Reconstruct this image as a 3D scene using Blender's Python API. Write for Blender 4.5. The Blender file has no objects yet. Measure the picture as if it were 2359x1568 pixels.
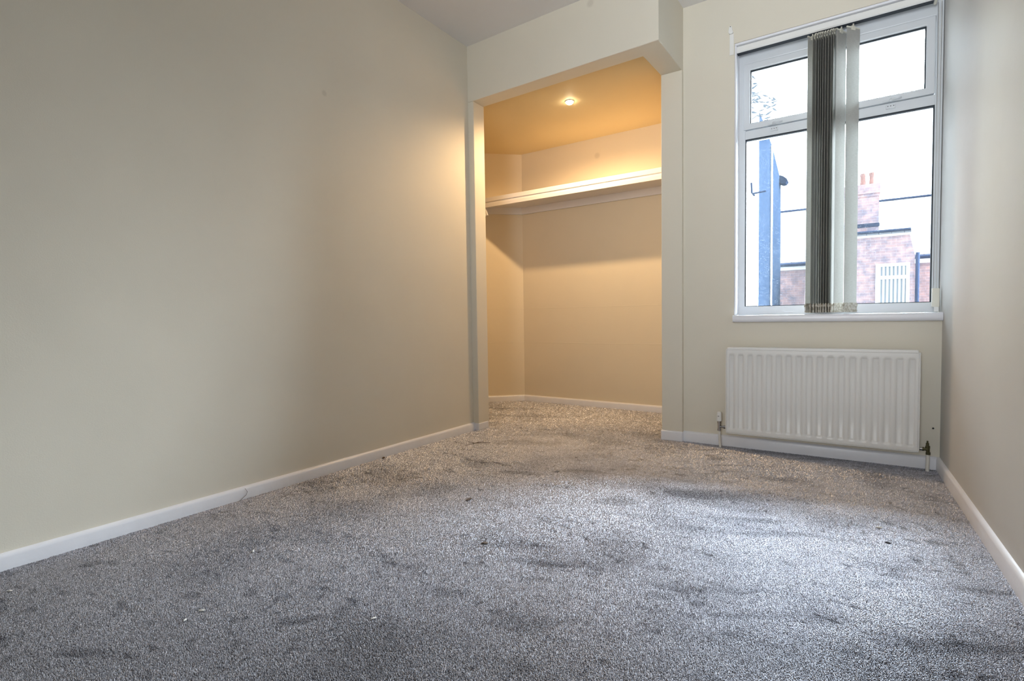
import bpy, bmesh, math, random
import numpy as np
from mathutils import Vector, Matrix

random.seed(7)
C = bpy.context.scene.collection
scn = bpy.context.scene

# ------------------------------------------------------------------ camera
CAM = Vector((-0.3837, -3.26685, 0.77648))
FWD = Vector((-0.546248, 0.836588, -0.041633))
RGT = Vector((0.837559, 0.546148, -0.01473))
UPV = Vector((-0.010415, 0.042916, 0.999024))
cd = bpy.data.cameras.new('camera')
cam = bpy.data.objects.new('camera', cd)
C.objects.link(cam)
cd.sensor_fit = 'HORIZONTAL'
cd.sensor_width = 36.0
cd.lens = 1188.54 * 36.0 / 2359.0
cd.clip_start = 0.02
cam.matrix_world = Matrix(((RGT.x, UPV.x, -FWD.x, CAM.x), (RGT.y, UPV.y, -FWD.y, CAM.y),
                           (RGT.z, UPV.z, -FWD.z, CAM.z), (0, 0, 0, 1)))
scn.camera = cam

# ------------------------------------------------------------------ world, lights, exposure
w = bpy.data.worlds.new('overcast_sky')
scn.world = w
w.use_nodes = True
wn = w.node_tree.nodes
bg = wn['Background']
# thin overcast: an even grey-blue dome with the veiled sun high behind the houses opposite
SKY_BASE, SKY_GLOW, SKY_POW = 2.0, 86.0, 7.0
wl = w.node_tree.links
tc = wn.new('ShaderNodeTexCoord')
dt = wn.new('ShaderNodeVectorMath'); dt.operation = 'DOT_PRODUCT'
dt.inputs[1].default_value = Vector((0.50, 0.60, 0.76)).normalized()
wl.new(tc.outputs['Generated'], dt.inputs[0])


def wmath(op, a, b):
    n = wn.new('ShaderNodeMath'); n.operation = op
    for k, v in enumerate((a, b)):
        if isinstance(v, float): n.inputs[k].default_value = v
        else: wl.new(v, n.inputs[k])
    return n.outputs[0]


lobe = wmath('POWER', wmath('MAXIMUM', dt.outputs['Value'], 0.0), SKY_POW)
wl.new(wmath('ADD', wmath('MULTIPLY', lobe, SKY_GLOW), SKY_BASE), bg.inputs['Strength'])
bg.inputs['Color'].default_value = (0.80, 0.91, 1.0, 1)
w.cycles.sampling_method = 'AUTOMATIC'
scn.view_settings.view_transform = 'Standard'
scn.view_settings.look = 'None'
scn.view_settings.gamma = 1.0
scn.view_settings.use_curve_mapping = False
scn.view_settings.exposure = 0.86
scn.cycles.use_denoising = True
scn.cycles.max_bounces = 14
scn.cycles.diffuse_bounces = 9
scn.cycles.transparent_max_bounces = 16
scn.cycles.sample_clamp_indirect = 6.0


def add_light(name, kind, loc, energy, color, **kw):
    ld = bpy.data.lights.new(name, kind)
    ld.energy = energy
    ld.color = color
    for k, v in kw.items():
        setattr(ld, k, v)
    lo = bpy.data.objects.new(name, ld)
    lo.location = loc
    C.objects.link(lo)
    return lo


# sky portal in the window opening (guides sky sampling only, adds no light)
pt = add_light('window_portal', 'AREA', (-0.478, 0.20, 1.56), 1.0, (1, 1, 1), shape='RECTANGLE', size=0.98, size_y=1.62)
pt.data.cycles.is_portal = True
pt.rotation_euler = (math.radians(-90), 0, 0)
# added fill light behind the camera, brightening the walls that face away from the window
rl = add_light('fill_light', 'AREA', (-0.60, -4.6, 1.50), 10.5, (0.90, 0.95, 1.0), shape='RECTANGLE', size=0.56, size_y=1.7)
rl.rotation_euler = (math.radians(102), 0, 0)
rl.data.spread = math.radians(78)

# ------------------------------------------------------------------ helpers


def tag(o, label=None, cat=None, group=None, kind=None):
    if label: o['label'] = label
    if cat: o['category'] = cat
    if group: o['group'] = group
    if kind: o['kind'] = kind
    return o


def link(name, bm, m, parent=None, smooth=False, angle=None, bevel=0.0, seg=2):
    me = bpy.data.meshes.new(name)
    bmesh.ops.recalc_face_normals(bm, faces=bm.faces)
    bm.to_mesh(me)
    bm.free()
    me.materials.append(m)
    o = bpy.data.objects.new(name, me)
    C.objects.link(o)
    if parent is not None:
        o.parent = parent
        o.matrix_parent_inverse = Matrix.Translation(-parent.location)
    if bevel > 0:
        b = o.modifiers.new('bevel', 'BEVEL')
        b.width = bevel
        b.segments = seg
        b.limit_method = 'ANGLE'
        b.angle_limit = math.radians(40)
        b.harden_normals = False
    if smooth:
        for p in me.polygons: p.use_smooth = True
        if angle:
            try:
                me.set_sharp_from_angle(angle=math.radians(angle))
            except Exception:
                pass
    return o


def empty(name, loc):
    o = bpy.data.objects.new(name, None)
    o.location = loc
    o.empty_display_size = 0.05
    C.objects.link(o)
    return o


def box(bm, x0, x1, y0, y1, z0, z1):
    vs = [bm.verts.new((x, y, z)) for x in (x0, x1) for y in (y0, y1) for z in (z0, z1)]
    f = ((0, 1, 3, 2), (4, 6, 7, 5), (0, 4, 5, 1), (2, 3, 7, 6), (0, 2, 6, 4), (1, 5, 7, 3))
    for q in f: bm.faces.new([vs[i] for i in q])


def B(*boxes):
    bm = bmesh.new()
    for b in boxes: box(bm, *b)
    return bm


def prism(bm, pts, z0, z1):
    """plan polygon extruded vertically"""
    lo = [bm.verts.new((x, y, z0)) for x, y in pts]
    hi = [bm.verts.new((x, y, z1)) for x, y in pts]
    n = len(pts)
    bm.faces.new(lo[::-1])
    bm.faces.new(hi)
    for i in range(n):
        bm.faces.new((lo[i], lo[(i + 1) % n], hi[(i + 1) % n], hi[i]))


def prism_axis(bm, pts, a0, a1, axis):
    """polygon extruded along x ('x': pts are y,z) or along y ('y': pts are x,z)"""
    mk = (lambda p, a: (a, p[0], p[1])) if axis == 'x' else (lambda p, a: (p[0], a, p[1]))
    lo = [bm.verts.new(mk(p, a0)) for p in pts]
    hi = [bm.verts.new(mk(p, a1)) for p in pts]
    n = len(pts)
    bm.faces.new(lo[::-1])
    bm.faces.new(hi)
    for i in range(n):
        bm.faces.new((lo[i], lo[(i + 1) % n], hi[(i + 1) % n], hi[i]))


def rail(bm, p0, p1, profile, nx, ny):
    """profile (out, z) swept straight from p0 to p1; out is along (nx, ny)"""
    a = [bm.verts.new((p0[0] + nx * o, p0[1] + ny * o, z)) for o, z in profile]
    b = [bm.verts.new((p1[0] + nx * o, p1[1] + ny * o, z)) for o, z in profile]
    n = len(profile)
    bm.faces.new(a[::-1])
    bm.faces.new(b)
    for i in range(n):
        bm.faces.new((a[i], a[(i + 1) % n], b[(i + 1) % n], b[i]))


def tube(bm, pts, r, n=12, caps=True):
    pts = [Vector(p) for p in pts]
    rings = []
    for i, p in enumerate(pts):
        d = (pts[min(i + 1, len(pts) - 1)] - pts[max(i - 1, 0)]).normalized()
        u = d.orthogonal().normalized() if i == 0 else (u - d * u.dot(d)).normalized()
        v = d.cross(u)
        rr = r[i] if isinstance(r, (list, tuple)) else r
        rings.append([bm.verts.new(p + (u * math.cos(2 * math.pi * k / n) + v * math.sin(2 * math.pi * k / n)) * rr) for k in range(n)])
    for a, b in zip(rings, rings[1:]):
        for k in range(n): bm.faces.new((a[k], a[(k + 1) % n], b[(k + 1) % n], b[k]))
    if caps:
        bm.faces.new(rings[0][::-1])
        bm.faces.new(rings[-1])


def frame_bm(x0, x1, z0, z1, y0, y1, l, r, b, t):
    """mitred rectangular frame in the x-z plane with member widths l, r, b, t"""
    bm = bmesh.new()
    o = [(x0, z0), (x1, z0), (x1, z1), (x0, z1)]
    i = [(x0 + l, z0 + b), (x1 - r, z0 + b), (x1 - r, z1 - t), (x0 + l, z1 - t)]
    of = [bm.verts.new((x, y0, z)) for x, z in o]; ob = [bm.verts.new((x, y1, z)) for x, z in o]
    jf = [bm.verts.new((x, y0, z)) for x, z in i]; jb = [bm.verts.new((x, y1, z)) for x, z in i]
    for k in range(4):
        m = (k + 1) % 4
        bm.faces.new((of[k], of[m], jf[m], jf[k])); bm.faces.new((ob[k], jb[k], jb[m], ob[m]))
        bm.faces.new((of[k], ob[k], ob[m], of[m])); bm.faces.new((jf[k], jf[m], jb[m], jb[k]))
    return bm


# ------------------------------------------------------------------ materials
class NT:
    def __init__(s, name):
        s.m = bpy.data.materials.new(name)
        s.m.use_nodes = True
        s.n = s.m.node_tree.nodes
        s.l = s.m.node_tree.links
        s.p = s.n['Principled BSDF']
        s.out = s.n['Material Output']

    def add(s, t, **kw):
        n = s.n.new(t)
        for k, v in kw.items():
            if k.startswith('i_'): n.inputs[k[2:].replace('_', ' ')].default_value = v
            else: setattr(n, k, v)
        return n

    def link(s, a, b): s.l.new(a, b)

    def coords(s, scale=(1, 1, 1), loc=(0, 0, 0)):
        g = s.add('ShaderNodeNewGeometry')
        m = s.add('ShaderNodeMapping')
        m.inputs['Scale'].default_value = scale
        m.inputs['Location'].default_value = loc
        s.link(g.outputs['Position'], m.inputs['Vector'])
        return m.outputs['Vector']

    def noise(s, scale, detail=3, rough=0.5, vec=None):
        n = s.add('ShaderNodeTexNoise')
        n.inputs['Scale'].default_value = scale
        n.inputs['Detail'].default_value = detail
        n.inputs['Roughness'].default_value = rough
        s.link(vec or s.coords(), n.inputs['Vector'])
        return n.outputs['Fac']

    def ramp(s, fac, stops):
        r = s.add('ShaderNodeValToRGB')
        e = r.color_ramp.elements
        while len(e) < len(stops): e.new(0.5)
        for k, (p, c) in enumerate(stops):
            e[k].position = p
            e[k].color = (*c, 1) if len(c) == 3 else c
        s.link(fac, r.inputs['Fac'])
        return r.outputs['Color']

    def math(s, op, a, b=0.0, clamp=False):
        n = s.add('ShaderNodeMath', operation=op, use_clamp=clamp)
        for k, v in enumerate((a, b)):
            if isinstance(v, (int, float)): n.inputs[k].default_value = v
            else: s.link(v, n.inputs[k])
        return n.outputs[0]

    def mix(s, fac, a, b, blend='MIX'):
        n = s.add('ShaderNodeMix', data_type='RGBA', blend_type=blend)
        for sock, v in ((n.inputs[0], fac), (n.inputs[6], a), (n.inputs[7], b)):
            if isinstance(v, (int, float)): sock.default_value = v
            elif isinstance(v, tuple): sock.default_value = (*v, 1)
            else: s.link(v, sock)
        return n.outputs[2]

    def bump(s, h, strength, dist, chain=None):
        b = s.add('ShaderNodeBump')
        b.inputs['Strength'].default_value = strength
        b.inputs['Distance'].default_value = dist
        s.link(h, b.inputs['Height'])
        if chain: s.link(chain, b.inputs['Normal'])
        return b.outputs['Normal']


def plain(name, col, rough=0.5, metal=0.0, bump=0.0, bscale=200, spec=0.5, var=0.0):
    t = NT(name)
    t.p.inputs['Base Color'].default_value = (*col, 1)
    t.p.inputs['Roughness'].default_value = rough
    t.p.inputs['Metallic'].default_value = metal
    t.p.inputs['Specular IOR Level'].default_value = spec
    if var:
        c = t.ramp(t.noise(14, 4), [(0.3, tuple(x * (1 - var) for x in col)), (0.7, col)])
        t.link(c, t.p.inputs['Base Color'])
    if bump:
        t.link(t.bump(t.noise(bscale, 2), bump, 0.001), t.p.inputs['Normal'])
    return t.m


def wall_mat(name, col, seams=(), spots=()):
    """matt emulsion over lining paper: faint roller stipple, slow undulation, paper seams, a few old filled spots"""
    t = NT(name)
    t.p.inputs['Roughness'].default_value = 0.62
    t.p.inputs['Specular IOR Level'].default_value = 0.3
    c = t.ramp(t.noise(2.3, 4), [(0.3, tuple(x * 0.965 for x in col)), (0.7, col)])
    g = t.add('ShaderNodeNewGeometry')
    for (sx, sy, sz, r) in spots:
        d = t.add('ShaderNodeVectorMath', operation='DISTANCE')
        t.link(g.outputs['Position'], d.inputs[0])
        d.inputs[1].default_value = (sx, sy, sz)
        k = t.add('ShaderNodeMapRange', interpolation_type='SMOOTHSTEP')
        k.inputs['From Min'].default_value = r * 0.35
        k.inputs['From Max'].default_value = r
        k.inputs['To Min'].default_value = 0.35
        k.inputs['To Max'].default_value = 0.0
        t.link(d.outputs['Value'], k.inputs['Value'])
        c = t.mix(k.outputs[0], c, (col[0] * 0.62, col[1] * 0.6, col[2] * 0.58))
    t.link(c, t.p.inputs['Base Color'])
    n1 = t.bump(t.noise(3.0, 3, 0.45), 0.35, 0.012)
    n2 = t.bump(t.noise(260, 2), 0.16, 0.0012, n1)
    if seams:
        sp = t.add('ShaderNodeSeparateXYZ')
        t.link(g.outputs['Position'], sp.inputs[0])
        tot = None
        for z in seams:
            a = t.math('ABSOLUTE', t.math('SUBTRACT', sp.outputs['Z'], z))
            a = t.math('SUBTRACT', 1.0, t.math('DIVIDE', a, 0.003), True)
            tot = a if tot is None else t.math('MAXIMUM', tot, a)
        n2 = t.bump(tot, 0.8, 0.001, n2)
    t.link(n2, t.p.inputs['Normal'])
    return t.m


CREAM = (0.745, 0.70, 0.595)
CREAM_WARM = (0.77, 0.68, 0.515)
M = {}
M['wall'] = wall_mat('cream_emulsion', CREAM, spots=((-2.615, -1.55, 1.93, 0.02), (-1.66, -0.43, 2.60, 0.03)))
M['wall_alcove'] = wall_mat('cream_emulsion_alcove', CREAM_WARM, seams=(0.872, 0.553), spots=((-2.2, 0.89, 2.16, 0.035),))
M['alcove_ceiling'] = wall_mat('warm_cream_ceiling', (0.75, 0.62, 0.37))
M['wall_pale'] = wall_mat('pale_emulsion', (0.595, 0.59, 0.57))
M['ceiling'] = wall_mat('white_ceiling_paint', (0.82, 0.81, 0.815), spots=((-2.05, -0.75, 2.64, 0.03),))
M['gloss'] = plain('white_gloss_paint', (0.82, 0.83, 0.88), 0.3, bump=0.25, bscale=60, var=0.04)
M['upvc'] = plain('white_upvc', (0.68, 0.71, 0.74), 0.3)
M['rad'] = plain('radiator_enamel', (0.78, 0.775, 0.755), 0.32)
M['chrome'] = plain('chrome_plate', (0.55, 0.55, 0.56), 0.22, 1.0, var=0.3)
M['dark_metal'] = plain('tarnished_brass', (0.16, 0.15, 0.08), 0.45, 0.8, var=0.5)
M['pipe'] = plain('painted_pipe', (0.74, 0.72, 0.67), 0.4)
M['plastic'] = plain('cream_plastic', (0.74, 0.72, 0.62), 0.4)
M['whiteplastic'] = plain('white_plastic', (0.82, 0.82, 0.80), 0.4)
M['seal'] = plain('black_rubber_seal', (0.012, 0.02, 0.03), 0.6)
M['black'] = plain('black_void', (0.01, 0.01, 0.01), 0.8)
M['shelf'] = plain('shelf_white_paint', (0.80, 0.78, 0.77), 0.35, bump=0.2, bscale=40)
M['slot'] = plain('valve_mark', (0.05, 0.05, 0.05), 0.6)


def fabric():
    t = NT('blind_fabric')
    wv = t.add('ShaderNodeTexNoise')
    wv.inputs['Scale'].default_value = 1.0
    wv.inputs['Detail'].default_value = 3
    t.link(t.coords((60, 60, 900)), wv.inputs['Vector'])
    c = t.ramp(wv.outputs['Fac'], [(0.25, (0.60, 0.585, 0.55)), (0.75, (0.76, 0.745, 0.71))])
    d = t.add('ShaderNodeBsdfDiffuse')
    tr = t.add('ShaderNodeBsdfTranslucent')
    t.link(c, d.inputs['Color'])
    c2 = t.mix(1.0, c, (0.74, 0.77, 0.78), 'MULTIPLY')
    t.link(c2, tr.inputs['Color'])
    mx = t.add('ShaderNodeMixShader')
    mx.inputs[0].default_value = 0.5
    t.link(d.outputs[0], mx.inputs[1])
    t.link(tr.outputs[0], mx.inputs[2])
    t.link(mx.outputs[0], t.out.inputs['Surface'])
    return t.m


M['fabric'] = fabric()


def weight_mat():
    t = NT('vane_weight_pocket')
    c = t.ramp(t.noise(90, 4), [(0.35, (0.42, 0.38, 0.30)), (0.6, (0.72, 0.70, 0.64))])
    d = t.add('ShaderNodeBsdfDiffuse')
    tr = t.add('ShaderNodeBsdfTranslucent')
    t.link(c, d.inputs['Color']); t.link(c, tr.inputs['Color'])
    mx = t.add('ShaderNodeMixShader'); mx.inputs[0].default_value = 0.3
    t.link(d.outputs[0], mx.inputs[1]); t.link(tr.outputs[0], mx.inputs[2])
    t.link(mx.outputs[0], t.out.inputs['Surface'])
    return t.m


M['weight'] = weight_mat()


def glass():
    """window pane: clear glass under a thin film of dust with dried rain specks"""
    t = NT('dusty_window_glass')
    g = t.add('ShaderNodeBsdfGlossy')
    g.inputs['Roughness'].default_value = 0.02
    g.inputs['Color'].default_value = (1, 1, 1, 1)
    tr = t.add('ShaderNodeBsdfTransparent')
    tr.inputs['Color'].default_value = (0.97, 0.98, 0.985, 1)
    fr = t.add('ShaderNodeFresnel'); fr.inputs['IOR'].default_value = 1.35
    m1 = t.add('ShaderNodeMixShader')
    t.link(fr.outputs[0], m1.inputs[0]); t.link(tr.outputs[0], m1.inputs[1]); t.link(g.outputs[0], m1.inputs[2])
    film = t.add('ShaderNodeBsdfTranslucent')
    film.inputs['Color'].default_value = (0.78, 0.90, 1.0, 1)
    v = t.add('ShaderNodeTexVoronoi')
    v.inputs['Scale'].default_value = 170
    t.link(t.coords(), v.inputs['Vector'])
    spk = t.math('LESS_THAN', v.outputs['Distance'], 0.26)
    patch = t.math('GREATER_THAN', t.noise(55, 3), 0.50)
    v2 = t.math('MULTIPLY', spk, patch)
    fac = t.math('ADD', t.math('MULTIPLY', v2, 0.035), t.math('MULTIPLY', t.noise(7, 4), 0.004), True)
    fac = t.math('ADD', fac, 0.003)
    m2 = t.add('ShaderNodeMixShader')
    t.link(fac, m2.inputs[0]); t.link(m1.outputs[0], m2.inputs[1]); t.link(film.outputs[0], m2.inputs[2])
    t.link(m2.outputs[0], t.out.inputs['Surface'])
    return t.m


M['glass'] = glass()


def brick_mat():
    t = NT('red_brick')
    b = t.add('ShaderNodeTexBrick')
    b.inputs['Color1'].default_value = (0.42, 0.29, 0.28, 1)
    b.inputs['Color2'].default_value = (0.33, 0.26, 0.28, 1)
    b.inputs['Mortar'].default_value = (0.46, 0.44, 0.46, 1)
    b.inputs['Scale'].default_value = 4.4
    b.inputs['Mortar Size'].default_value = 0.012
    b.inputs['Brick Width'].default_value = 1.0
    b.inputs['Row Height'].default_value = 0.33
    g = t.add('ShaderNodeNewGeometry')
    sp = t.add('ShaderNodeSeparateXYZ'); cb = t.add('ShaderNodeCombineXYZ')
    t.link(g.outputs['Position'], sp.inputs[0])
    t.link(t.math('ADD', sp.outputs['X'], sp.outputs['Y']), cb.inputs['X'])
    t.link(sp.outputs['Z'], cb.inputs['Y'])
    t.link(cb.outputs[0], b.inputs['Vector'])
    n = t.ramp(t.noise(6, 5), [(0.35, (0.62, 0.66, 0.74)), (0.65, (1.15, 1.05, 1.0))])
    t.link(t.mix(1.0, b.outputs['Color'], n, 'MULTIPLY'), t.p.inputs['Base Color'])
    t.p.inputs['Roughness'].default_value = 1.0
    t.p.inputs['Specular IOR Level'].default_value = 0.0
    return t.m


def slate_mat():
    t = NT('pale_slate')
    b = t.add('ShaderNodeTexBrick')
    b.inputs['Color1'].default_value = (0.13, 0.135, 0.15, 1)
    b.inputs['Color2'].default_value = (0.15, 0.155, 0.165, 1)
    b.inputs['Mortar'].default_value = (0.02, 0.02, 0.03, 1)
    b.inputs['Scale'].default_value = 4.0
    b.inputs['Mortar Size'].default_value = 0.035
    b.inputs['Brick Width'].default_value = 1.1
    b.inputs['Row Height'].default_value = 0.7
    g = t.add('ShaderNodeNewGeometry')
    sp = t.add('ShaderNodeSeparateXYZ'); cb = t.add('ShaderNodeCombineXYZ')
    t.link(g.outputs['Position'], sp.inputs[0])
    t.link(sp.outputs['X'], cb.inputs['X']); t.link(sp.outputs['Y'], cb.inputs['Y'])
    t.link(cb.outputs[0], b.inputs['Vector'])
    t.link(b.outputs['Color'], t.p.inputs['Base Color'])
    t.p.inputs['Roughness'].default_value = 0.6
    return t.m


M['brick'] = brick_mat()
M['slate'] = slate_mat()
M['dark_wall'] = plain('dark_blue_brick', (0.020, 0.032, 0.056), 1.0, var=0.4, spec=0.0)  # very dark blue-grey brick, mottled by noise
M['leaf'] = plain('dark_leaf', (0.11, 0.13, 0.15), 0.9, spec=0.0)
M['render'] = plain('white_render', (0.75, 0.76, 0.78), 0.9)
M['lead'] = plain('dark_gutter', (0.02, 0.03, 0.06), 0.9, spec=0.0)
M['outside_white'] = plain('white_outside_paint', (0.8, 0.8, 0.8), 0.6)
M['clay'] = plain('clay_pot', (0.26, 0.14, 0.11), 0.8, var=0.2)
M['ground'] = plain('yard_concrete', (0.12, 0.115, 0.11), 0.9, var=0.2)


def far_blind():
    t = NT('far_window_blinds')
    wv = t.add('ShaderNodeTexWave', wave_type='BANDS', bands_direction='X')
    wv.inputs['Scale'].default_value = 3.6
    wv.inputs['Distortion'].default_value = 0.3
    t.link(t.coords(), wv.inputs['Vector'])
    t.link(t.ramp(wv.outputs['Fac'], [(0.2, (0.10, 0.12, 0.14)), (0.6, (0.42, 0.46, 0.48))]), t.p.inputs['Base Color'])
    t.p.inputs['Roughness'].default_value = 0.3
    return t.m


M['far_blind'] = far_blind()


def carpet_mat(name, island):
    """grey twist pile: matt fibre tips, plus the rough sheen the combed pile shows at a low angle"""
    t = NT(name)
    g = t.add('ShaderNodeNewGeometry')
    if island:
        c = t.ramp(g.outputs['Random Per Island'], [(0.0, (0.14, 0.144, 0.162)), (0.4, (0.22, 0.225, 0.248)), (0.8, (0.31, 0.315, 0.345)), (1.0, (0.49, 0.50, 0.54))])
        at = t.add('ShaderNodeAttribute', attribute_name='nap')
        nap = at.outputs['Fac']
        c = t.mix(nap, c, t.mix(1.0, c, (0.46, 0.46, 0.48), 'MULTIPLY'))
        keep = t.math('SUBTRACT', 1.0, t.math('MULTIPLY', nap, 0.55))
    else:
        c = t.ramp(t.noise(300, 3, 0.7), [(0.3, (0.10, 0.10, 0.11)), (0.7, (0.30, 0.305, 0.33))])
        t.link(t.bump(t.noise(350, 3, 0.7), 1.0, 0.006), t.p.inputs['Normal'])
        keep = 1.0
    t.link(c, t.p.inputs['Base Color'])
    t.p.inputs['Roughness'].default_value = 0.9
    t.p.inputs['Specular IOR Level'].default_value = 0.2
    gl = t.add('ShaderNodeBsdfGlossy')
    gl.inputs['Roughness'].default_value = 0.50
    up = t.add('ShaderNodeCombineXYZ'); up.inputs['Z'].default_value = 1.0
    t.link(up.outputs[0], gl.inputs['Normal'])
    t.link(t.mix(1.0, t.mix(0.5, c, (0.24, 0.245, 0.268)), (2.9, 2.9, 2.95), 'MULTIPLY'), gl.inputs['Color'])
    dd = t.add('ShaderNodeVectorMath', operation='DOT_PRODUCT'); dd.inputs[1].default_value = (0, 0, 1)
    t.link(g.outputs['Incoming'], dd.inputs[0])
    k = t.math('SUBTRACT', 1.0, dd.outputs['Value'], True)
    k = t.math('MULTIPLY', t.math('POWER', k, 3.0), 2.7, True)
    mx = t.add('ShaderNodeMixShader')
    t.link(t.math('MULTIPLY', k, keep), mx.inputs[0])
    t.link(t.p.outputs[0], mx.inputs[1]); t.link(gl.outputs[0], mx.inputs[2])
    t.link(mx.outputs[0], t.out.inputs['Surface'])
    return t.m


M['pile'] = carpet_mat('carpet_pile_fibre', True)
M['carpet'] = carpet_mat('carpet_backing', False)

# ------------------------------------------------------------------ room plan numbers
H = 2.64
ZH = 2.266           # underside of the header
ZA = 2.311           # alcove ceiling
LX = lambda y: -2.5836 + 0.0211 * y       # left wall face
RX = lambda y: -0.0178 * y                # right wall face
HY = lambda x: -0.396 - 0.0359 * (x + 2.5836)   # header front face
AB = lambda x: 0.8983 - 0.0141 * (x + 2.9665)   # alcove back wall face
AX, AY = -2.9665, 0.8983                  # alcove back left corner
ADX, ADY = math.sin(0.8388), math.cos(0.8388)
YB = -4.9
WX0, WX1, WZ0, WZ1 = -0.952, 0.0, 0.74, 2.345   # window hole in the wall
PX0, PX1 = -1.371, -1.244
XC = -1.2566


def struct(name, bm, m, parent=None, **kw):
    o = link(name, bm, m, parent, **kw)
    if parent is None: o['kind'] = 'structure'
    return o


# floor slab under the pile
bm = B((-4.6, 0.35, YB - .1, 1.1, -0.2, -0.007))
struct('floor', bm, M['carpet'])

# left wall
ye = HY(-2.59)
bm = bmesh.new()
prism(bm, [(LX(YB), YB - .1), (LX(ye + .1235), ye + .1235), (LX(ye + .1235) - 0.12, ye + .1235), (LX(YB) - 0.12, YB - .1)], -0.2, H + .1)
struct('wall_left', bm, M['wall'])
# post that ends the left wall at the alcove opening
bm = bmesh.new()
xp = LX(ye)
prism(bm, [(xp - .005, ye), (xp + .046, ye), (xp + .046, ye + .1235), (xp - .005, ye + .1235)], -0.2, ZH)
struct('trim_1', bm, M['wall'], bevel=0.004)
bm = bmesh.new()
prism(bm, [(xp + .012, ye - .003), (xp + .049, ye - .003), (xp + .049, ye + .118), (xp + .012, ye + .118)], -0.004, 0.052)
struct('baseboard_post', bm, M['gloss'], bevel=0.008, seg=3)

# window wall
bm = B((PX1, WX0, 0, 0.30, -0.2, H + .1), (WX0, 0.15, 0, 0.30, -0.2, WZ0), (WX0, 0.15, 0, 0.30, WZ1, H + .1), (PX0, PX1, 0.002, 0.30, ZH, H + .1))
struct('wall_window', bm, M['wall'])
bm = B((PX0, PX1 + .001, -0.028, 0.30, -0.2, ZH))
struct('wall_pillar', bm, M['wall'], bevel=0.003)
# header across the alcove opening, turning back to the window wall
bm = bmesh.new()
yi = HY(XC - .13) + .1235
prism(bm, [(LX(ye) - .01, ye), (XC, HY(XC)), (PX1, 0.004), (PX0, 0.004), (XC - .13, yi), (LX(ye) - .01, ye + .1235)], ZH, H + .1)
struct('wall_header', bm, M['wall'], bevel=0.004)
# right wall
bm = bmesh.new()
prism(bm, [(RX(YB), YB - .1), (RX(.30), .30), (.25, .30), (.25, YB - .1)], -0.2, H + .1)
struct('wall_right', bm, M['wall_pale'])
# wall behind the photographer
struct('wall_back', B((-2.9, .3, YB - .12, YB, -0.2, H + .1)), M['wall'])
# ceiling
struct('ceiling', B((-2.75, .25, YB - .1, .05, H, H + .12)), M['ceiling'])

# alcove
far = 2.1
bx, by = AX - ADX * far, AY - ADY * far
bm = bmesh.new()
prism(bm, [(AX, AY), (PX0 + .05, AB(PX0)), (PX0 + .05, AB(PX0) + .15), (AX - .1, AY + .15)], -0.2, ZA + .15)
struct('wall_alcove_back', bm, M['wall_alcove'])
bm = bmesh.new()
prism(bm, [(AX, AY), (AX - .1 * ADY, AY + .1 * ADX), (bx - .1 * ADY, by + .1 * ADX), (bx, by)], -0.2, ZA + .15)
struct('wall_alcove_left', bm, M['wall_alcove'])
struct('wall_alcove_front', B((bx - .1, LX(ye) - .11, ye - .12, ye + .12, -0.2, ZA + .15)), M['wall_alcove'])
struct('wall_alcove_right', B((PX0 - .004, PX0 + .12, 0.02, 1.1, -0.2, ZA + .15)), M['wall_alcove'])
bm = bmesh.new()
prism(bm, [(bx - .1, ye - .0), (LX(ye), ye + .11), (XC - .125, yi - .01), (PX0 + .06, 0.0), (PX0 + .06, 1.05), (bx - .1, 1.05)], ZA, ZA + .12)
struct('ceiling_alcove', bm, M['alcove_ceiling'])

# skirtings
prof = [(0, -0.006), (0.016, -0.006), (0.016, 0.040), (0.0135, 0.047), (0.009, 0.0515), (0, 0.054)]
pw = [(0, -0.006), (0.015, -0.006), (0.015, 0.050), (0.0125, 0.057), (0.008, 0.0615), (0, 0.063)]
bm = bmesh.new(); rail(bm, (LX(YB), YB), (LX(ye - .0), ye - .0005), prof, 1, 0)
struct('baseboard_left', bm, M['gloss'], smooth=True, angle=35)
bm = bmesh.new(); rail(bm, (PX1 + .002, 0), (-.012, 0), pw, 0, -1)
struct('baseboard_window', bm, M['gloss'], smooth=True, angle=35)
bm = B((PX0 - .007, PX1 + .004, -0.036, -0.004, -0.006, 0.061))
struct('baseboard_pillar', bm, M['gloss'], bevel=0.009, seg=3)
bm = bmesh.new(); rail(bm, (RX(-.0), -.0), (RX(YB), YB), pw, -1, 0)
struct('baseboard_right', bm, M['gloss'], smooth=True, angle=35)
bm = bmesh.new(); rail(bm, (AX + .004, AY), (PX0, AB(PX0)), prof, 0, -1)
struct('baseboard_alcove_back', bm, M['gloss'], smooth=True, angle=35)
bm = bmesh.new(); rail(bm, (AX, AY), (bx, by), prof, ADY, -ADX)
struct('baseboard_alcove_left', bm, M['gloss'], smooth=True, angle=35)

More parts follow.
